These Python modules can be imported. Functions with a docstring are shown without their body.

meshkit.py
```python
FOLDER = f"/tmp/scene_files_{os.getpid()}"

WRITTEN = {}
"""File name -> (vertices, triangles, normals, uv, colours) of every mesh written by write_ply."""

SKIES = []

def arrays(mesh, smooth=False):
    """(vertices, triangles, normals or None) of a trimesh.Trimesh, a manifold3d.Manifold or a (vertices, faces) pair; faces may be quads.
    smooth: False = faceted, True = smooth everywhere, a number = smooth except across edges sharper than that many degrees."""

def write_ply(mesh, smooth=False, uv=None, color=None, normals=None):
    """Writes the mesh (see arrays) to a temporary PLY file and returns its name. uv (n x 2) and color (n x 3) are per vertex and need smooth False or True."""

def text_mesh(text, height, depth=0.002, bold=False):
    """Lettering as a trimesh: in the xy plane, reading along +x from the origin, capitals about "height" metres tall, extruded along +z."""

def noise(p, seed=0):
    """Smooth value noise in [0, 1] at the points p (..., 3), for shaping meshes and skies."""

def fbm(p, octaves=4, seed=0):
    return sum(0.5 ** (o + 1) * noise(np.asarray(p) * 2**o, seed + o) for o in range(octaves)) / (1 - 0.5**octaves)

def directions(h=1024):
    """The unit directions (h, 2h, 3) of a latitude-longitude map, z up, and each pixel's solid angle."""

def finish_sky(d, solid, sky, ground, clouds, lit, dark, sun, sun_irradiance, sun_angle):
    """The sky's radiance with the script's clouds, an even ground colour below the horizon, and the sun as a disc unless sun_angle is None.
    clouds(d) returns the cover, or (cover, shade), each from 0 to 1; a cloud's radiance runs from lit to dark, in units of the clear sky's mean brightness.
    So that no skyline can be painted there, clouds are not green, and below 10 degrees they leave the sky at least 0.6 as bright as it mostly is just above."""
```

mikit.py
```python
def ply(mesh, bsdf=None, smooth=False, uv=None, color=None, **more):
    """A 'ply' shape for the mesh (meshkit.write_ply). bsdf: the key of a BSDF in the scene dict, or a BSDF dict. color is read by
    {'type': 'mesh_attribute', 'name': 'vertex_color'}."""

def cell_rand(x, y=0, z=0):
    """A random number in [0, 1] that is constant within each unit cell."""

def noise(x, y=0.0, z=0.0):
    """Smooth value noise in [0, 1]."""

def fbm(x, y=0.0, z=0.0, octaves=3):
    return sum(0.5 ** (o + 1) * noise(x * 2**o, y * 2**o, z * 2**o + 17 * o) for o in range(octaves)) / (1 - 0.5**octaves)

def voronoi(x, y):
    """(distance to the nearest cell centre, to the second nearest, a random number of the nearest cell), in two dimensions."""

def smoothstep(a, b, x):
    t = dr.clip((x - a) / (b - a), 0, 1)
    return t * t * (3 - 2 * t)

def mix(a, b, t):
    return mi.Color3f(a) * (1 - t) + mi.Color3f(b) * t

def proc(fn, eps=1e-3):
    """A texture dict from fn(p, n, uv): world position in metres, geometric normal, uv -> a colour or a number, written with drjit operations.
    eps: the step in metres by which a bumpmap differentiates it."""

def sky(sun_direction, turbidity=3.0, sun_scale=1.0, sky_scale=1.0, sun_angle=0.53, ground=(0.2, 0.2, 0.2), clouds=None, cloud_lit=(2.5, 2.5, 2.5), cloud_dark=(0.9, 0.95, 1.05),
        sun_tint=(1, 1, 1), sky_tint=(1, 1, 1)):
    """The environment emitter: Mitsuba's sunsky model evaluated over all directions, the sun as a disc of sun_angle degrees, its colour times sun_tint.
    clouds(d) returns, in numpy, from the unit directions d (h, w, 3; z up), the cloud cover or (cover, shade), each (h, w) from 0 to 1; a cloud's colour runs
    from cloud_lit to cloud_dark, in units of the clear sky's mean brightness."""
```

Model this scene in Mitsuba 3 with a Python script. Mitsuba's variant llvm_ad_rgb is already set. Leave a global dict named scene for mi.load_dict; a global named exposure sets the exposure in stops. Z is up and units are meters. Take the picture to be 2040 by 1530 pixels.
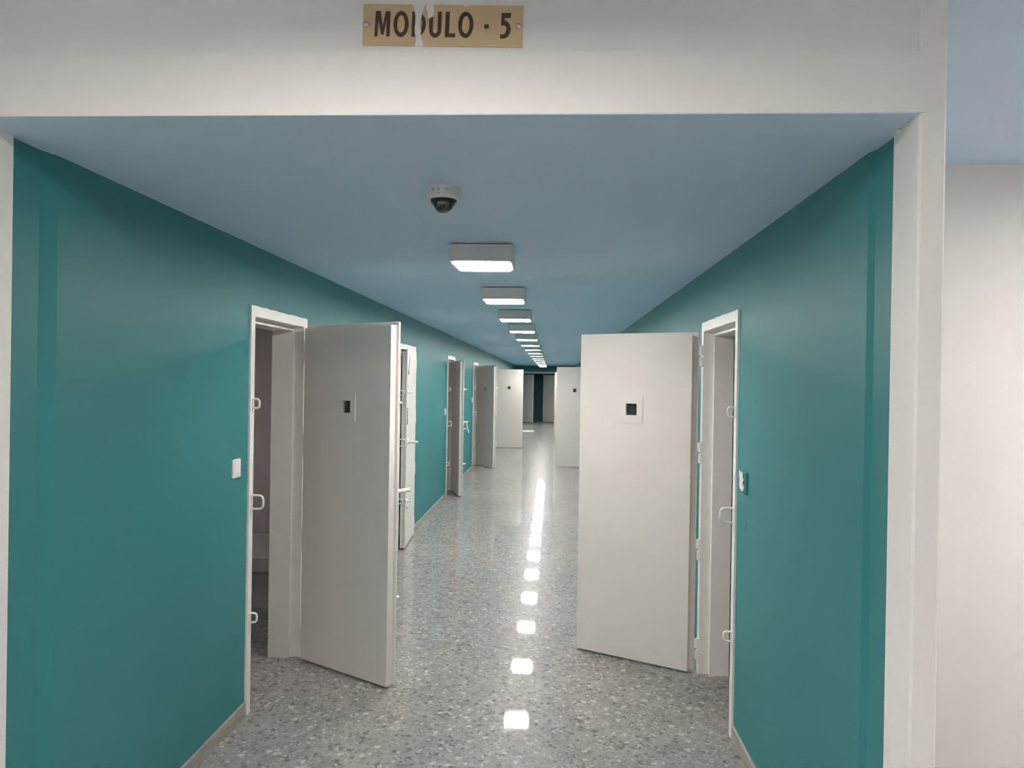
import math
import numpy as np, trimesh, mitsuba as mi, drjit as dr, mikit, meshkit
from mikit import noise, fbm, voronoi, smoothstep, mix
from shapely.geometry import Polygon, Point, box as sbox
from shapely import affinity, ops
from shapely.geometry.polygon import orient

T = mi.ScalarTransform4f
scene, labels = {'type': 'scene'}, {}
rng = np.random.default_rng(5)

# ------------------------------------------------------------------ camera, light, exposure
F_PX, YAW, PITCH, ROLL, EYE = 1480.0, -0.05383, -0.00341, -0.0155, 1.65
_f = np.array([math.sin(YAW) * math.cos(PITCH), math.cos(YAW) * math.cos(PITCH), math.sin(PITCH)])
_r = np.array([math.cos(YAW), -math.sin(YAW), 0.0])
_u = np.cross(_r, _f)
_up = math.cos(ROLL) * _u + math.sin(ROLL) * _r          # camera's up after the roll
scene['camera'] = {'type': 'perspective', 'fov_axis': 'x', 'fov': math.degrees(2 * math.atan(1020 / F_PX)),
                   'near_clip': 0.05, 'far_clip': 100.0,
                   'to_world': T().look_at(origin=[0, 0, EYE], target=[float(a) for a in (np.array([0, 0, EYE]) + _f)], up=[float(a) for a in _up])}
LAMP = [26.0, 24.4, 22.9]          # radiance of the corridor panels
LOBBY_LAMP = [27.0, 25.3, 23.8]    # panel of the entrance hall over the beam
HALL_RIGHT = [33.0, 31.0, 29.4]    # the panel in the right part of the hall
HALL_BACK = [56.0, 52.4, 49.2]     # the hall's other panels
CELL_LAMP = [13., 11.5, 11.2]       # dim lamps of the small rooms
exposure = 2.05

XL, XR, H, HL = -1.476, 0.868, 2.30, 2.215               # corridor walls, ceiling, lamp underside
YE, HLOB = 30.2, 2.62                                     # end wall, ceiling of the entrance hall
WL, WR = 0.17, 0.152                                       # wall thickness


# ------------------------------------------------------------------ materials
def diffuse(c, rough=0.6, spec=0.35, **k):
    return {'type': 'twosided', 'bsdf': {'type': 'principled', 'base_color': c if isinstance(c, dict) else {'type': 'rgb', 'value': list(c)},
                                         'roughness': rough, 'specular': spec, **k}}


def teal_fn(p, n, uv):
    a = fbm(p.x * 0.7 + 3, p.y * 0.7, p.z * 0.7)
    b = fbm(p.x * 9, p.y * 9, p.z * 22)
    c = mix([.040, .200, .208], [.050, .225, .232], smoothstep(.3, .7, a) * .7 + b * .3)
    scuff = mi.Float(0)
    for y, z, ry, rz in ((3.205, 1.581, .006, .012), (3.333, 1.027, .008, .018), (3.36, 1.005, .004, .01)):
        d = dr.square((p.y - y + (p.z - z) * .25) / ry) + dr.square((p.z - z) / rz)
        scuff = dr.maximum(scuff, dr.select(p.x > 0, smoothstep(1.5, .3, d), 0))
    return mix(c, [.02, .08, .08], scuff * .7)


def terrazzo_fn(p, n, uv):
    jx, jy = .012 * noise(p.x * 70, p.y * 70), .012 * noise(p.x * 70 + 7, p.y * 70)
    wx, wy = p.x + jx, p.y + jy
    c = mix([.235, .226, .214], [.300, .292, .280], fbm(p.x * 1.3, p.y * 1.3))
    c = c * (.86 + .28 * noise(p.x * 24, p.y * 24))
    for s, o, dark, light, r, k in ((25., 0., .90, .05, .40, .8), (39., 5.3, .87, .09, .40, .75), (66., 9.1, .86, .10, .44, .55)):
        d, e, w = voronoi(wx * s + o, wy * s + o)
        m = smoothstep(r, r - .14, d)
        c = mix(c, [.125, .122, .118], m * dr.select(w > dark, k, 0.))
        c = mix(c, [.50, .485, .45], m * dr.select(w < light, k, 0.))
        c = mix(c, [.20, .205, .215], m * dr.select((w > .5) & (w < .66), .5, 0.))
        c = mix(c, [.33, .325, .31], m * dr.select((w > .3) & (w < .42), .5, 0.))
    return c


def floor_bump(p, n, uv):
    return noise(p.x * 3.1, p.y * 3.1) * .8 + noise(p.x * 11, p.y * 11) * .2


def plaster_fn(p, n, uv):
    a = fbm(p.x * 1.1, p.y * 1.1 + 4, p.z * 1.1)
    return mix([.735, .715, .685], [.79, .77, .74], smoothstep(.25, .75, a))


def ceiling_fn(p, n, uv):
    return mix([.475, .61, .76], [.505, .64, .79], fbm(p.x * .6, p.y * .6, p.z + .5))


M = {}
M['teal'] = diffuse(mikit.proc(teal_fn), .5, .25)
M['plaster'] = diffuse(mikit.proc(plaster_fn), .6)
M['ceiling_paint'] = diffuse(mikit.proc(ceiling_fn), .65)
M['terrazzo'] = {'type': 'twosided', 'bsdf': {'type': 'bumpmap', 'scale': .00016, 'texture': mikit.proc(floor_bump, 4e-3), 'bsdf': {
    'type': 'blendbsdf', 'weight': .40,
    'a': {'type': 'principled', 'base_color': mikit.proc(terrazzo_fn), 'roughness': .30, 'specular': .05},
    'b': {'type': 'roughplastic', 'diffuse_reflectance': mikit.proc(terrazzo_fn), 'alpha': .004, 'distribution': 'beckmann', 'nonlinear': False}}}}
M['terrazzo_strip'] = diffuse(mikit.proc(lambda p, n, uv: mix([.25, .24, .22], [.40, .385, .36], fbm(p.y * 14 + p.z * 40, p.z * 60 + p.x))), .4)
M['door_paint'] = diffuse([.685, .65, .615], .38, .45)
M['frame_paint'] = diffuse([.74, .72, .685], .38, .45)
M['cell_paint'] = diffuse([.70, .63, .61], .6)
M['concrete'] = diffuse([.46, .43, .42], .7)
M['dark_slot'] = diffuse([.03, .03, .03], .5)
M['dark_glass'] = diffuse([.038, .034, .028], .10, .6)
M['steel'] = {'type': 'twosided', 'bsdf': {'type': 'roughconductor', 'material': 'Cr', 'alpha': .25}}
M['bolt_paint'] = diffuse([.78, .76, .71], .35, .5)
M['lamp_paint'] = diffuse([.66, .65, .63], .45)
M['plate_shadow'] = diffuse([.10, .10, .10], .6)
M['white_plastic'] = diffuse([.74, .72, .70], .35, .5)
M['sign_beige'] = diffuse([.56, .40, .23], .35, .5)
M['sign_ink'] = diffuse([.062, .032, .028], .4)
M['smoked'] = diffuse([.012, .012, .013], .12, .6)
M['clear_dome'] = {'type': 'thindielectric', 'int_ior': 1.5}
M['grey_print'] = diffuse([.33, .33, .33], .6)
M['tape'] = diffuse([.66, .66, .60], .7)
M['sheet'] = diffuse([.80, .76, .74], .6)
M['rust'] = diffuse([.10, .055, .04], .8)
for k, v in M.items():
    v['id'] = k
    scene['mat_' + k] = v
    del v['id']


# ------------------------------------------------------------------ mesh helpers
def obj(key, mesh, mat, smooth=False, **more):
    base, n = key, 0
    while key in scene:
        n += 1
        key = f'{base}_{n:03d}'
    scene[key] = mikit.ply(mesh, 'mat_' + mat, smooth, **more)
    return key


def tag(key, label=None, cat=None, group=None, kind=None):
    d = labels.setdefault(key, {})
    for a, b in (('label', label), ('category', cat), ('group', group), ('kind', kind)):
        if b: d[a] = b
    return key


def cat_(ms): return trimesh.util.concatenate([m for m in ms if m is not None])


def bx(x0, x1, y0, y1, z0, z1, b=0.0):
    """A box, its edges chamfered by b."""
    x0, x1, y0, y1, z0, z1 = (*sorted((x0, x1)), *sorted((y0, y1)), *sorted((z0, z1)))
    if b <= 0:
        m = trimesh.creation.box((x1 - x0, y1 - y0, z1 - z0))
        m.apply_translation(((x0 + x1) / 2, (y0 + y1) / 2, (z0 + z1) / 2))
        return m
    b = min(b, (x1 - x0) * .45, (y1 - y0) * .45, (z1 - z0) * .45)
    pts = []
    for sx in (0, 1):
        for sy in (0, 1):
            for sz in (0, 1):
                c = np.array([(x0, x1)[sx], (y0, y1)[sy], (z0, z1)[sz]])
                s = np.array([1 - 2 * sx, 1 - 2 * sy, 1 - 2 * sz]) * b
                for k in range(3):
                    q = c + s
                    q[k] = c[k]
                    pts.append(q)
    return trimesh.convex.convex_hull(np.array(pts))


def prism(poly, axis, a, b):
    """Extrudes a polygon. axis 'x': polygon in (y, z); 'y': in (x, z); 'z': in (x, y)."""
    ms = []
    for g in getattr(poly, 'geoms', [poly]):
        if g.is_empty or g.area < 1e-9: continue
        m = trimesh.creation.extrude_polygon(g, b - a, engine='earcut')
        v = m.vertices.copy()
        v[:, 2] += a
        if axis == 'x': v = v[:, [2, 0, 1]]
        elif axis == 'y':
            v = np.stack([v[:, 0], v[:, 2], v[:, 1]], 1)
        m = trimesh.Trimesh(v, m.faces[:, ::-1] if axis == 'y' else m.faces, process=False)
        ms.append(m)
    return cat_(ms)


def rod(points, r, sides=12, closed=False):
    """A round bar along a polyline, with flat caps."""
    p = np.asarray(points, float)
    t = np.gradient(p, axis=0)
    t /= np.linalg.norm(t, axis=1, keepdims=True) + 1e-12
    ref = np.array([0.123, 0.345, 0.931])
    a = np.cross(t, ref); a /= np.linalg.norm(a, axis=1, keepdims=True)
    b = np.cross(t, a)
    ang = np.arange(sides) * 2 * np.pi / sides
    rr = np.broadcast_to(r, (len(p),))[:, None, None]
    v = p[:, None] + rr * (np.cos(ang)[None, :, None] * a[:, None] + np.sin(ang)[None, :, None] * b[:, None])
    n = len(p)
    i, j = np.meshgrid(np.arange(n - 1), np.arange(sides), indexing='ij')
    q = np.stack([i * sides + j, i * sides + (j + 1) % sides, (i + 1) * sides + (j + 1) % sides, (i + 1) * sides + j], -1).reshape(-1, 4)
    f = np.vstack([q[:, [0, 1, 2]], q[:, [0, 2, 3]]])
    v = v.reshape(-1, 3)
    v = np.vstack([v, p[0], p[-1]])
    c0, c1 = len(v) - 2, len(v) - 1
    k = np.arange(sides)
    f = np.vstack([f, np.stack([np.full(sides, c0), (k + 1) % sides, k], 1), np.stack([np.full(sides, c1), (n - 1) * sides + k, (n - 1) * sides + (k + 1) % sides], 1)])
    m = trimesh.Trimesh(v, f, process=False)
    m.fix_normals()
    return m


def pill(p0, p1, r, sides=14):
    """A round bar with rounded ends."""
    p0, p1 = np.asarray(p0, float), np.asarray(p1, float)
    d = (p1 - p0) / np.linalg.norm(p1 - p0)
    L = np.linalg.norm(p1 - p0)
    e = min(r * .5, L * .3)
    s = [0, e * .3, e, L - e, L - e * .3, L]
    return rod([p0 + d * a for a in s], np.array([.55, .85, 1, 1, .85, .55]) * r, sides)


def staple(c, out, w, h, r):
    """U-shaped loop at c that stands out along the horizontal vector 'out' by w; its two prongs are h apart in z."""
    c, o = np.asarray(c, float), np.asarray(out, float)
    k = h * .32
    pts = [c + [0, 0, h / 2], c + o * (w - k) + [0, 0, h / 2]]
    for a in np.linspace(0, np.pi / 2, 6)[1:]:
        pts.append(c + o * (w - k + k * math.sin(a)) + np.array([0, 0, h / 2 - k + k * math.cos(a)]))
    for a in np.linspace(np.pi / 2, np.pi, 6):
        pts.append(c + o * (w - k + k * math.sin(a)) + np.array([0, 0, -h / 2 + k + k * math.cos(a)]))
    pts.append(c - [0, 0, h / 2])
    return rod(pts, r, 10)


def wavy(y0, y1, z0, z1, amp, step=.06, bottom=False):
    """A rectangle whose outer edges waver like hand-cut paint."""
    pts = []
    def run(a, b, axis):
        n = max(2, int(abs(np.subtract(b, a)).max() / step))
        for i in range(n):
            q = np.array(a) + (np.array(b) - np.array(a)) * i / n
            if i: q[axis] += rng.uniform(-amp, amp)
            pts.append(tuple(q))
    run((y0, z0), (y0, z1), 0); run((y0, z1), (y1, z1), 1); run((y1, z1), (y1, z0), 0)
    pts.append((y1, z0))
    return Polygon(pts).buffer(0)


# ------------------------------------------------------------------ the doorways
# (y of the frame's near outer edge, far outer edge, opening angle, options)
LEFT = [(3.545, 4.372, 58.6), (7.10, 7.93, 3.8), (10.40, 11.19, 17.0), (13.85, 14.69, 32.5), (17.68, 18.50, 90.0)]
RIGHT = [(3.505, 4.340, 117.5), (13.72, 14.56, 95.0), (20.98, 21.82, 92.0), (24.40, 25.24, 92.0)]
TOPZ = 2.003


def holes(doors):
    return [sbox(a + .012, -.1, b - .012, TOPZ - .012) for a, b, *_ in doors]


# ------------------------------------------------------------------ structure
floor_y0, floor_y1 = -2.6, 33.2
tag(obj('floor', bx(-4.4, 4.7, floor_y0, floor_y1, -.12, 0), 'terrazzo'), 'polished grey terrazzo floor with dark and light stone chips', kind='structure')
tag(obj('ceiling', cat_([prism(Polygon([(-4.3, 1.8100), (.862, 1.8100), (.862, 1.925), (XR + .041, 1.935), (XR + .041, 33.2), (-4.3, 33.2)]), 'z', H, H + .06)]), 'ceiling_paint'), 'blue grey painted corridor ceiling', kind='structure')
obj('ceiling__cell_slab', bx(XR + .04, 4.3, 3.42, 33.2, H, H + .06), 'ceiling_paint')
tag(obj('ceiling_hall', bx(-3.2, 4.7, -2.6, 3.42, HLOB, HLOB + .08), 'ceiling_paint'), 'pale blue ceiling of the entrance hall at top right', kind='structure')

# left wall: a shallow recess near the entrance, a bevel, then the plain wall with its doorways
near = Polygon([(XL - WL, 1.95), (XL - .016, 1.95), (XL - .016, 2.078), (XL - .001, 2.138), (XL, 2.20), (XL - WL, 2.20)])
plane = ops.unary_union([sbox(2.20, 0, YE, H)]).difference(ops.unary_union(holes(LEFT)))
tag(obj('wall_left', cat_([prism(near, 'z', 0, H), prism(plane, 'x', XL - WL, XL)]), 'teal'), 'teal painted left corridor wall', kind='structure')
near = Polygon([(XR + .041, 1.962), (XR + .010, 1.962), (XR + .010, 2.086), (XR, 2.112), (XR, 3.42), (XR + .041, 3.42)])
plane = sbox(3.42, 0, YE, H).difference(ops.unary_union(holes(RIGHT)))
tag(obj('wall_right', cat_([prism(near, 'z', 0, H), prism(plane, 'x', XR, XR + WR)]), 'teal'), 'teal painted right corridor wall', kind='structure')

# white wall of the entrance hall round the corridor mouth
front = cat_([bx(-3.2, .88, 1.825, 1.95, 2.44, HLOB), bx(-3.2, XL + .001, 1.872, 1.95, 0, 2.31),
              prism(Polygon([(XR, 1.962), (XR, 1.927), (.8595, 1.832), (.8605, 1.818), (.866, 1.812), (.918, 1.812), (.924, 1.818), (.924, 3.34), (.9085, 3.34), (.9085, 1.962)]), 'z', 0, HLOB)])
tag(obj('wall_front', front, 'plaster'), 'white plastered wall around the corridor mouth', kind='structure')
# rough plaster where the pillar meets the ceiling
for k, (x, y, z, r) in enumerate(((.866, 1.880, 2.298, .007), (.868, 1.930, 2.297, .008), (.868, 1.956, 2.298, .006))):
    m = trimesh.creation.icosphere(2, r); m.vertices *= 1 + .5 * (meshkit.noise(m.vertices * 160 + k * 9, k)[:, None] - .5)
    m.vertices *= [1, 1.7, .7]; m.apply_translation((x, y, z)); obj('wall_front__plaster_lump', m, 'plaster', smooth=True)
# the beam over the mouth, its lower edge slightly uneven
xs = np.linspace(-3.2, .870, 60)
low = H + .0012 + .001 * np.sin(xs * 1.9 + .6) + rng.normal(0, .0001, 60)
beam = Polygon([(x, z) for x, z in zip(xs, low)] + [(.870, 2.447), (.2, 2.452), (-3.2, 2.470)])
tag(obj('trim_1', prism(beam, 'y', 1.8085, 1.945), 'plaster'), 'white beam across the top of the corridor mouth', kind='structure')
tag(obj('wall_hall_right', bx(.90, 4.7, 3.32, 3.42, 0, HLOB), 'plaster'), 'bright white hall wall right of the pillar', kind='structure')
tag(obj('wall_hall_back', cat_([bx(-3.2, 4.7, -2.6, -2.5, 0, HLOB), bx(-3.2, -3.1, -2.6, 1.9, 0, HLOB), bx(4.6, 4.7, -2.6, 3.42, 0, HLOB)]), 'plaster'), 'white walls of the entrance hall behind the viewer', kind='structure')
# far end: wall with a wide doorway and the next room
EX0, EX1 = -1.24, .14
end = sbox(XL - .3, 0, XR + .3, H).difference(sbox(EX0, -.1, EX1, 2.012))
tag(obj('wall_end', prism(end, 'y', YE, YE + .15), 'teal'), 'teal end wall of the corridor', kind='structure')
tag(obj('wall_beyond', cat_([bx(-2.6, 1.9, 32.6, 32.7, 0, H), bx(-2.6, -2.5, 30.35, 32.7, 0, H), bx(1.8, 1.9, 30.35, 32.7, 0, H), bx(-2.6, XL - .25, 30.2, 30.35, 0, H), bx(XR + .25, 1.9, 30.2, 30.35, 0, H)]), 'teal'),
    'dark teal wall of the unlit room behind the far doorway', kind='structure')


def base_run(doors, y0, y1):
    cuts, a = [], y0
    for d in doors:
        cuts.append((a, d[0] - .004)); a = d[1] + .004
    cuts.append((a, y1))
    return cuts


tag(obj('baseboard_left', cat_([bx(XL - .02, XL + .010, a, b, 0, .068, .003) for a, b in base_run(LEFT, 1.952, YE)]), 'terrazzo_strip'), 'grey terrazzo skirting along the left wall', kind='structure')
tag(obj('baseboard_right', cat_([bx(XR - .010, XR + .02, a, b, 0, .068, .003) for a, b in base_run(RIGHT, 1.964, YE)]), 'terrazzo_strip'), 'grey terrazzo skirting along the right wall', kind='structure')


# rooms behind the doorways
def cell(n, side, y0, y1):
    if side < 0: a, b, far = XL - WL, -4.1, -4.2
    else: a, b, far = XR + WR, 4.0, 4.1
    ms = [bx(b, far, y0 - .1, y1 + .1, 0, H), bx(a, b, y0 - .1, y0, 0, H), bx(a, b, y1, y1 + .1, 0, H)]
    tag(obj(f'wall_cell_{n}', cat_(ms), 'cell_paint'), 'dim grey brown walls of the room behind the %s doorway on the %s' % (['first', 'second', 'third', 'fourth', 'fifth'][n - 1 if side < 0 else n - 6], 'left' if side < 0 else 'right'), kind='structure')


for i, d in enumerate(LEFT): cell(i + 1, -1, d[0] - .15, d[0] + 2.75)
for i, d in enumerate(RIGHT): cell(i + 6, 1, d[0] - .05, d[0] + 2.75)

# a small lamp on the ceiling of the rooms whose inside can be seen
CELL_LAMPS = [(1, -2.9, 4.7), (3, -2.9, 11.6), (4, -2.9, 15.1)]

# bunk in the first room on the left
bunk = tag(obj('concrete_bunk', cat_([bx(XL - WL - .01, -3.6, 5.18, 5.97, .255, .375, .012)]), 'concrete', smooth=False), 'low grey bunk slab seen through the nearest left doorway', 'bunk')
obj('concrete_bunk__base', bx(XL - WL - .01, -3.6, 5.215, 5.97, 0, .257), 'concrete')


# ------------------------------------------------------------------ doors
def frame_mesh(y0, y1, side, wall):
    """Steel frame; side -1 is the left wall."""
    X = XL if side < 0 else XR
    o = 1 if side < 0 else -1             # towards the corridor
    def slab(poly, d0, d1):
        a, b = sorted((X + o * d0, X + o * d1))
        return prism(poly, 'x', a, b)
    outer = wavy(y0, y1, 0, TOPZ, .0022)
    face = outer.difference(sbox(y0 + .048, -1, y1 - .056, TOPZ - .052))
    lip = sbox(y0 + .010, 0, y1 - .010, TOPZ - .010).difference(sbox(y0 + .048, -1, y1 - .056, TOPZ - .052))
    stop = sbox(y0 + .010, 0, y1 - .010, TOPZ - .010).difference(sbox(y0 + .066, -1, y1 - .078, TOPZ - .076))
    return cat_([slab(face, -.004, .010), slab(lip, -.048, -.004), slab(stop, -wall - .004, -.048)])


def place(m, hinge, side, ang):
    """From leaf coordinates (u along the leaf, v outward, z) to the scene."""
    a = math.radians(ang)
    u = np.array([math.sin(a), -math.cos(a), 0]); v = np.array([math.cos(a), math.sin(a), 0])
    if side > 0: u[0] *= -1; v[0] *= -1
    R = np.eye(4); R[:3, 0] = u; R[:3, 1] = v; R[:3, 3] = hinge
    m = m.copy()
    w = m.vertices @ R[:3, :3].T + R[:3, 3]
    f = m.faces[:, ::-1] if np.linalg.det(R[:3, :3]) < 0 else m.faces
    return trimesh.Trimesh(w, f, process=False)


def door(n, side, d, label, top=1.950, mid_handle='out', detail=2):
    y0, y1, ang = d
    X = XL if side < 0 else XR
    o = 1 if side < 0 else -1
    key = f'door_{n}'
    tag(key, label, 'door', kind='structure')
    fr = obj(key + '__frame', frame_mesh(y0, y1, side, WL if side < 0 else WR), 'frame_paint')
    # three bolt keepers on the near jamb
    for z, w, h in ((1.522, .040, .044), (1.038, .066, .066), (.470, .042, .044)):
        obj(fr + '__bolt_keeper', staple((X + o * .004, y0 + .028, z), (o, 0, 0), w, h, .0055), 'bolt_paint', smooth=50)
    hinge = np.array([X + o * .015, y1 - .046, 0.0])
    W = (y1 - .046) - (y0 + .028)
    P = lambda m: place(m, hinge, side, ang)
    # leaf: outer sheet with a rebated core that carries the sight window
    u0, u1, z0, z1 = .021, W, .016, top
    wu, wz, wh, pl = u0 + (u1 - u0) * .52, 1.495, .034, .072
    hole = sbox(wu - wh, wz - wh, wu + wh, wz + wh)
    plate = sbox(wu - pl, wz - pl * 1.12, wu + pl, wz + pl * 1.12)
    core = sbox(u0 + .024, z0 - .003, u1 - .020, z1 - .020).difference(hole)
    sheet = bx(u0, u1, -.003, .011, z0, z1, .0025)
    coreM = prism(core, 'y', -.043, -.002)
    leaf = obj(key + '__leaf', P(cat_([sheet, coreM])), 'door_paint')
    win = obj(leaf + '__sight_window', P(prism(plate.difference(hole), 'y', -.0475, -.0425)), 'door_paint')
    scene[leaf + '__window_pane'] = mikit.ply(P(bx(wu - wh, wu + wh, -.0260, -.0220, wz - wh, wz + wh)), 'mat_dark_glass')
    labels[leaf + '__window_pane'] = {'label': 'small dark square pane'}
    # hinges
    for z in (1.812, 1.258, .705, .135):
        hm = [pill((.005, .004, z - .061), (.005, .004, z - .003), .0095), pill((.005, .004, z + .003), (.005, .004, z + .061), .0095),
              bx(.004, .030, -.001, .007, z + .004, z + .058)]
        hp = cat_([P(m) for m in hm] + [bx(X + o * .006, X + o * .013, y1 - .056, y1 - .026, z - .058, z - .004)])
        obj(leaf + '__hinge', hp, 'frame_paint', smooth=40)
    # outer ironwork
    ue = u1 - .030
    for z in (1.525, .470):
        obj(leaf + '__bolt_knob', P(cat_([bx(ue - .055, ue + .018, .010, .019, z - .017, z + .017, .003), pill((ue, .012, z), (ue, .056, z), .0085)])), 'bolt_paint', smooth=40)
    z = 1.046
    b = [bx(ue - .085, ue + .022, .010, .022, z - .030, z + .030, .004)]
    if mid_handle == 'out':
        b.append(pill((ue + .006, .014, z), (ue + .006, .122, z), .0120))
    elif mid_handle == 'hang':
        b += [pill((ue, .012, z + .02), (ue, .080, z + .02), .011), pill((ue + .002, .052, z + .012), (ue - .004, .092, z - .135), .0085), pill((ue, .012, z - .08), (ue, .06, z - .08), .006)]
    obj(leaf + '__slide_bolt', P(cat_(b)), 'bolt_paint', smooth=40)
    if detail > 1:      # marks of the outer face
        f0, f1 = .0095, .0118
        obj(leaf + '__lock_slot', P(cat_([bx(ue - .045, ue + .004, f0, f1, 1.215, 1.375, 0), bx(ue - .095, ue - .030, f0, f1, 1.705, 1.745, 0)])), 'dark_slot')
        obj(leaf + '__key_mark', P(rod([(ue - .06, .0108, 1.74), (ue - .10, .0112, 1.80), (ue - .145, .0112, 1.87), (ue - .12, .0108, 1.92)], [.0045, .0040, .0030, .001], 6)), 'dark_slot')
        obj(leaf + '__keyhole', P(cat_([pill((ue - .028, .010, 1.585), (ue - .028, .016, 1.585), .011), pill((ue - .04, .010, .405), (ue - .04, .030, .405), .012)])), 'steel', smooth=40)
    return key


door(1, -1, LEFT[0], 'nearest door on the left, wide open grey leaf with square sight window and bolt handle', top=1.961)
door(2, -1, LEFT[1], 'second door on the left, almost closed, pale outer face with bolts showing past the nearest leaf')
door(3, -1, LEFT[2], 'third door on the left, slightly ajar, narrow leaf edge with hanging bolt lever', mid_handle='hang')
door(4, -1, LEFT[3], 'fourth door on the left, half open, grey leaf with dark slit window', mid_handle='none')
door(5, -1, LEFT[4], 'fifth door on the left, open square to the wall, bright white leaf with black window', mid_handle='none')
door(6, 1, RIGHT[0], 'nearest door on the right, swung wide open, large cream leaf with dark square window')
door(7, 1, RIGHT[1], 'distant grey leaf just behind the left edge of the large cream door')
door(8, 1, RIGHT[2], 'far narrow leaf edge between the grey right leaf and the end doorway', detail=1)
door(9, 1, RIGHT[3], 'farthest leaf on the right, a thin bright edge beside the end doorway', detail=1)

# double door at the far end
key = tag('door_10', 'white double door in the end wall, both leaves ajar, dark room behind', 'door', kind='structure')
fo = sbox(EX0 - .05, 0, EX1 + .05, 2.06).difference(sbox(EX0, -.1, EX1, 2.01))
fi = sbox(EX0 - .01, 0, EX1 + .01, 2.02).difference(sbox(EX0 + .03, -.1, EX1 - .03, 1.985))
obj(key + '__frame', cat_([prism(fo, 'y', YE - .015, YE + .004), prism(fi, 'y', YE + .003, YE + .152)]), 'frame_paint')


def end_leaf(hx, hy, ex, ey):
    h, e = np.array([hx, hy]), np.array([ex, ey])
    L = np.linalg.norm(e - h); u = (e - h) / L; v = np.array([-u[1], u[0]])
    m = cat_([bx(0, L, -.02, .02, .014, 1.94, .003)])
    w = m.vertices.copy()
    xy = h + w[:, :1] * u + w[:, 1:2] * v
    return trimesh.Trimesh(np.c_[xy, w[:, 2]], m.faces, process=False)


lf = obj(key + '__leaf', end_leaf(EX0 + .035, YE - .02, -.745, 29.62), 'door_paint')
obj(lf + '__handle', cat_([pill((-1.12, 29.98, 1.55), (-1.13, 29.93, 1.55), .016), pill((-1.12, 29.98, 1.02), (-1.13, 29.93, 1.02), .016)]), 'steel', smooth=40)
obj(key + '__leaf', end_leaf(EX1 - .03, YE + .10, -.355, 30.72), 'door_paint')


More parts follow.
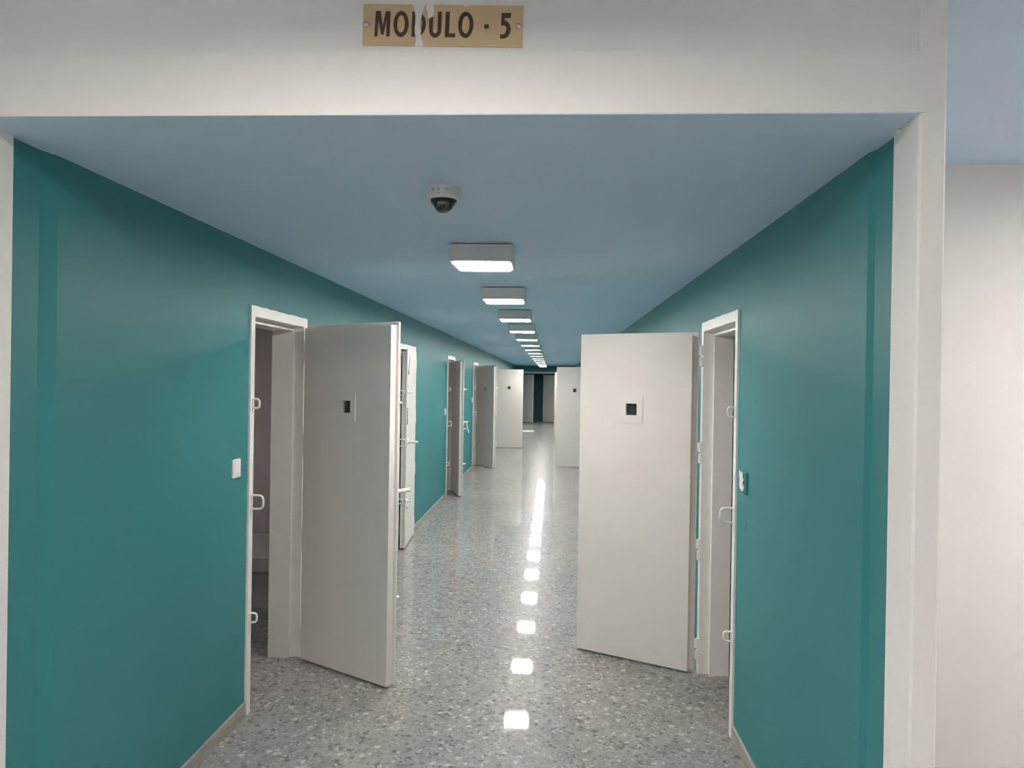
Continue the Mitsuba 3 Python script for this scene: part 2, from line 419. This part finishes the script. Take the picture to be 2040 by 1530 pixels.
# ------------------------------------------------------------------ ceiling lamps
def lamp(key, x, y, z, sx, sy, rad):
    zb = z - .085
    obj(key + '__housing', bx(x - sx / 2, x + sx / 2, y - sy / 2, y + sy / 2, zb, z - .004, .004), 'lamp_paint')
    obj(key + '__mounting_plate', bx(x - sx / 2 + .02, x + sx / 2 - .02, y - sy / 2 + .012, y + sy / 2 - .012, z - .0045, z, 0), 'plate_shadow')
    a, b = sx / 2 - .016, sy / 2 - .016
    v, f = [], []
    # a tray: bottom sheet with short sloping sides, corners rounded
    ring = np.array(orient(sbox(-a, -b, a, b).buffer(-.03).buffer(.03, quad_segs=4)).exterior.coords)[:-1]
    n = len(ring)
    lo = np.c_[ring * .985 + [x, y], np.full(n, zb - .005)]
    hi = np.c_[ring + [x, y], np.full(n, zb + .0005)]
    v = np.vstack([lo, hi, [[x, y, zb - .005]]])
    k = np.arange(n); k2 = (k + 1) % n
    f = np.vstack([np.stack([np.full(n, 2 * n), k2, k], 1), np.stack([k, k2, n + k2], 1), np.stack([k, n + k2, n + k], 1)])
    scene[key + '__diffuser'] = mikit.ply(trimesh.Trimesh(v, f, process=False), 'mat_white_plastic', False, emitter={'type': 'area', 'radiance': {'type': 'rgb', 'value': rad}})
    labels[key + '__diffuser'] = {'label': 'glowing white panel'}


ORD = ['nearest', 'second', 'third', 'fourth', 'fifth', 'sixth', 'seventh', 'eighth', 'ninth', 'tenth', 'eleventh', 'twelfth', 'thirteenth', 'fourteenth', 'fifteenth', 'farthest']
NL = 16
for i in range(NL):
    key = 'ceiling_lamp' + (f'_{i:03d}' if i else '')
    lamp(key, -.347, 3.645 + 1.605 * i, H, .30, .33, LAMP)
    lab = 'nearest lit square ceiling lamp, just beyond the dome camera' if i == 0 else ('farthest lit ceiling lamp of the row, above the end doorway' if i == NL - 1 else f'{ORD[i]} lit square ceiling lamp of the row, counted from the dome camera')
    tag(key, lab, 'ceiling lamp', 'square lamps along the corridor ceiling')
for k, (n, x, y) in enumerate(CELL_LAMPS):
    key = 'room_lamp' + (f'_{k:03d}' if k else '')
    lamp(key, x, y, H, .22, .22, CELL_LAMP)
    tag(key, f'dim square lamp on the ceiling of the room behind the {ORD[n - 1].replace("nearest", "first")} left doorway', 'ceiling lamp', 'lamps of the small rooms')
lamp('hall_lamp', -.30, .80, HLOB, .32, .32, LOBBY_LAMP)
tag('hall_lamp', 'lit square lamp on the hall ceiling in front of the white beam', 'ceiling lamp', 'lamps of the entrance hall')
lamp('hall_lamp_002', -1.15, -1.25, HLOB, .32, .32, HALL_BACK)
tag('hall_lamp_002', 'lit square lamp on the hall ceiling behind the viewer', 'ceiling lamp', 'lamps of the entrance hall')
lamp('hall_lamp_003', 3.9, .4, HLOB, .32, .32, LOBBY_LAMP)
tag('hall_lamp_003', 'lit square lamp at the back right of the hall ceiling', 'ceiling lamp', 'lamps of the entrance hall')
lamp('hall_lamp_001', 2.60, 2.00, HLOB, .34, .34, HALL_RIGHT)
tag('hall_lamp_001', 'lit square lamp on the hall ceiling before the right white wall', 'ceiling lamp', 'lamps of the entrance hall')


# ------------------------------------------------------------------ dome camera
def lathe(profile, c, n=48):
    m = trimesh.creation.revolve(np.array(profile, float), sections=n)
    m.apply_translation(c)
    return m


cx, cy = -.376, 2.50
key = tag('dome_camera', 'white dome security camera with smoked dome on the blue ceiling', 'security camera')
obj(key + '__housing', lathe([(0, 0), (.059, 0), (.0605, -.003), (.0605, -.026), (.058, -.036), (.053, -.0405), (.0455, -.0415), (.0445, -.039), (.0, -.037)], (cx, cy, H)), 'lamp_paint', smooth=35)
obj(key + '__collar', lathe([(.038, -.038), (.0440, -.0385), (.0440, -.050), (.0415, -.0525), (.038, -.052)], (cx, cy, H)), 'smoked', smooth=35)
dome = [(.0405 * math.cos(a), -.0475 - .0415 * math.sin(a)) for a in np.linspace(0, math.pi / 2, 14)]
obj(key + '__clear_dome', lathe(dome, (cx, cy, H)), 'clear_dome', smooth=True)
ball = [(.0355 * math.cos(a), -.0475 - .0360 * math.sin(a)) for a in np.linspace(-.1, math.pi / 2, 14)]
obj(key + '__smoked_ball', lathe(ball, (cx, cy, H)), 'smoked', smooth=True)
lens = trimesh.creation.cylinder(.010, .008, sections=24); lens.apply_transform(trimesh.transformations.rotation_matrix(math.radians(62), [1, 0, 0]))
lens.apply_translation((cx, cy - .030, H - .0655)); obj(key + '__lens', lens, 'dark_slot')
pm = []
for a0, a1, z0, z1 in ((-2.12, -1.98, .012, .0175), (-2.12, -2.02, .0195, .0215), (-1.76, -1.70, .011, .015), (-1.79, -1.76, .0165, .021), (-1.72, -1.66, .0165, .021), (-1.36, -1.10, .014, .0155), (-1.36, -1.12, .018, .0195), (-1.74, -1.66, .029, .032)):
    s = np.linspace(a0, a1, 5); r = .0609
    v = [(cx + r * math.cos(a), cy + r * math.sin(a), H - z) for a in s for z in (z0, z1)]
    f = [t for i in range(4) for t in ((2 * i, 2 * i + 1, 2 * i + 3), (2 * i, 2 * i + 3, 2 * i + 2))]
    pm.append(trimesh.Trimesh(v, f, process=False))
obj(key + '__print', cat_(pm), 'grey_print')


# ------------------------------------------------------------------ the sign
S = .397 / 321.0                                   # metres per photograph pixel on the sign
key = tag('wall_sign', 'cracked beige MODULO - 5 sign in dark brown letters above the beam', 'sign')
tilt = math.radians(-1.3)


def on_sign(poly, d0, d1):
    """polygon in sign units (photo pixels right of / below the sign's top-left corner) -> mesh on the wall, facing -y."""
    p = affinity.scale(poly, S, -S, origin=(0, 0))
    p = affinity.rotate(p, tilt, origin=(0, 0), use_radians=True)
    p = affinity.translate(p, -.481, 2.5800)
    return prism(p, 'y', 1.825 - d1, 1.825 - d0)


whole = sbox(0, 0, 321, 82.5)
crack = Polygon([(98, -2), (103, 8), (106, 22), (106, 34), (105, 48), (106, 58), (108, 66), (107, 76), (106, 86), (123, 86), (122, 74), (119, 66), (117, 60), (118, 52), (115, 42), (117, 30), (119, 18), (122, 8), (126, -2)])
chip = Polygon([(128, -2), (127, 8), (131, 18), (129, 25), (134, 28), (141, 24), (143, 16), (142, 6), (140, -2)])
notch = Polygon([(198, -2), (203, 3), (210, 3), (215, -2)])
pieces = whole.difference(ops.unary_union([crack, notch])).buffer(-.6).buffer(.6)
parts = sorted(pieces.geoms, key=lambda g: g.bounds[0])
for g in parts:
    obj(key + '__board', on_sign(g, 0, .0035), 'sign_beige')
obj(key + '__paint_chip', on_sign(chip.intersection(whole), .003, .0046), 'plaster')
obj(key + '__crack_filler', on_sign(crack.buffer(1.2).intersection(sbox(0, 0, 321, 81.5)), 0, .0022), 'plaster')


def ell(cx_, cy_, rx, ry): return affinity.scale(Point(0, 0).buffer(1, 32), rx, ry).__class__(affinity.translate(affinity.scale(Point(0, 0).buffer(1, 32), rx, ry), cx_, cy_).exterior)


def ring(x0, x1, y0, y1, tx, ty):
    c = ((x0 + x1) / 2, (y0 + y1) / 2)
    return ell(*c, (x1 - x0) / 2, (y1 - y0) / 2).difference(ell(*c, (x1 - x0) / 2 - tx, (y1 - y0) / 2 - ty))


t0, t1 = 14.0, 64.5                                 # top and foot of the capitals
dy = 0
glyphs = {}
glyphs['M'] = Polygon([(24, t1), (25.5, t0), (35.5, t0), (40.2, 44), (45.5, t0), (55, t0), (55, t1), (48, t1), (48.2, 30), (42.5, 61), (37.5, 61), (31.5, 32), (30.3, t1)])
glyphs['O'] = ring(62, 92.6, t0 - .6, t1 + .8, 7.6, 8.2)
dd = sbox(99, t0, 108, t1).union(ell(107, (t0 + t1) / 2, 20.3, (t1 - t0) / 2).intersection(sbox(106, 0, 140, 90)))
dd = dd.difference(ell(107.5, (t0 + t1) / 2, 12.3, (t1 - t0) / 2 - 7.6).intersection(sbox(106.4, 0, 140, 90)))
glyphs['D'] = dd
uo = sbox(134, t0, 158.5, 50).union(ell(146.25, 50, 12.25, 15.5)); ui = sbox(141.6, t0 - 1, 151, 50).union(ell(146.3, 50, 4.7, 7.2))
glyphs['U'] = uo.difference(ui)
glyphs['L'] = Polygon([(166.5, t0), (174.8, t0), (174.3, t1 - 8), (186.7, t1 - 8), (186.7, t1), (166, t1)])
glyphs['O2'] = ring(192, 222.6, t0 - .6, t1 + .8, 7.8, 8.4)
glyphs['dash'] = sbox(244.5, 38, 253, 46)
five = Polygon([(278.5, t0 + 1), (296.5, t0 + 1), (296.5, t0 + 10.5), (284.5, t0 + 10.5), (283.6, t0 + 19), (283.6, t0 + 26), (278, t0 + 26)])
b5 = ell(281.5, 47.5, 15.6, 18.4).difference(ell(280.8, 47.5, 7.6, 10.4)).difference(sbox(250, 10, 277.6, 80)).difference(sbox(250, 20, 284, 34))
b5 = b5.union(ell(281.5, 47.5, 15.6, 18.4).difference(ell(280.5, 47.5, 7.8, 10.4)).intersection(sbox(276.6, 55.5, 290, 70)))
b5 = b5.union(ell(281.5, 47.5, 15.6, 18.4).difference(ell(280.8, 48.5, 7.8, 10.4)).intersection(sbox(278, 28, 290, 42)))
glyphs['5'] = five.union(b5)
keep = whole.difference(ops.unary_union([crack.buffer(.6), chip]))
for g in glyphs.values():
    obj(key + '__letter', on_sign(g.intersection(keep).buffer(0), .0033, .0042), 'sign_ink')
for px in (6.5, 311.5):
    q = affinity.rotate(affinity.scale(Point(px, 41.5), S, -S, origin=(0, 0)), tilt, origin=(0, 0), use_radians=True)
    m = lathe([(0, .0075), (.003, .0072), (.0058, .0052), (.0072, .002), (.0074, 0)], (0, 0, 0), 24)
    slot = bx(-.005, .005, -.0007, .0007, .0066, .0080)
    m.apply_transform(trimesh.transformations.rotation_matrix(math.pi / 2, [1, 0, 0]))
    m.apply_translation((q.x + 0 - .481 if False else px * S - .481, 1.822, 2.5800 - 41.5 * S + px * S * math.tan(tilt)))
    obj(key + '__screw', m, 'steel', smooth=60)


# ------------------------------------------------------------------ wall switches
def switch(key, side, y, z, w=.080, h=.086):
    X, o = (XL, 1) if side < 0 else (XR, -1)
    obj(key + '__plate', bx(X - o * .002, X + o * .010, y - w / 2, y + w / 2, z - h / 2, z + h / 2, .003), 'white_plastic')
    obj(key + '__rocker', bx(X + o * .008, X + o * .0135, y - w * .36, y + w * .36, z - h * .36, z + h * .36, .0025), 'white_plastic')
    obj(key + '__mark', bx(X + o * .0130, X + o * .0138, y - w * .20, y + w * .22, z - h * .27, z - h * .24, 0), 'grey_print')


switch('wall_switch', -1, 3.405, 1.222, .082, .088)
tag('wall_switch', 'white square switch plate left of the nearest left doorway', 'light switch', 'light switches by the left doorways')
switch('wall_switch_001', -1, 10.22, 1.215)
tag('wall_switch_001', 'small white switch plate before the third left doorway', 'light switch', 'light switches by the left doorways')
switch('wall_switch_002', -1, 13.68, 1.30)
tag('wall_switch_002', 'tiny white switch plate before the fourth left doorway', 'light switch', 'light switches by the left doorways')
# switch on the right painted over, with torn masking tape
key = tag('taped_switch', 'teal painted switch plate with torn white masking tape on the right wall', 'light switch')
obj(key + '__plate', bx(XR + .002, XR - .012, 3.318, 3.405, 1.168, 1.262, .003), 'teal')
tp = Polygon([(3.345, 1.258), (3.392, 1.262), (3.412, 1.266), (3.402, 1.252), (3.400, 1.22), (3.403, 1.195), (3.392, 1.190), (3.378, 1.180), (3.340, 1.178), (3.334, 1.190), (3.336, 1.207), (3.345, 1.215), (3.340, 1.228), (3.350, 1.238), (3.341, 1.248)])
m = prism(tp, 'x', XR - .0150, XR - .0118)
m = m.subdivide().subdivide()
v = m.vertices.copy(); v[:, 0] -= .006 * meshkit.noise(np.c_[v[:, 1] * 90, v[:, 2] * 70, v[:, 0] * 0], 3)
obj(key + '__tape', trimesh.Trimesh(v, m.faces, process=False), 'tape')

# flat sheet left on the floor far down the corridor
g = Polygon([(-1.05, 24.30), (-.60, 24.42), (-.56, 24.75), (-.80, 24.86), (-1.06, 24.70)])
m = prism(g, 'z', .0, .022)
tag(obj('floor_sheet', m, 'sheet'), 'flat white sheet lying on the floor far down the corridor', 'sheet')
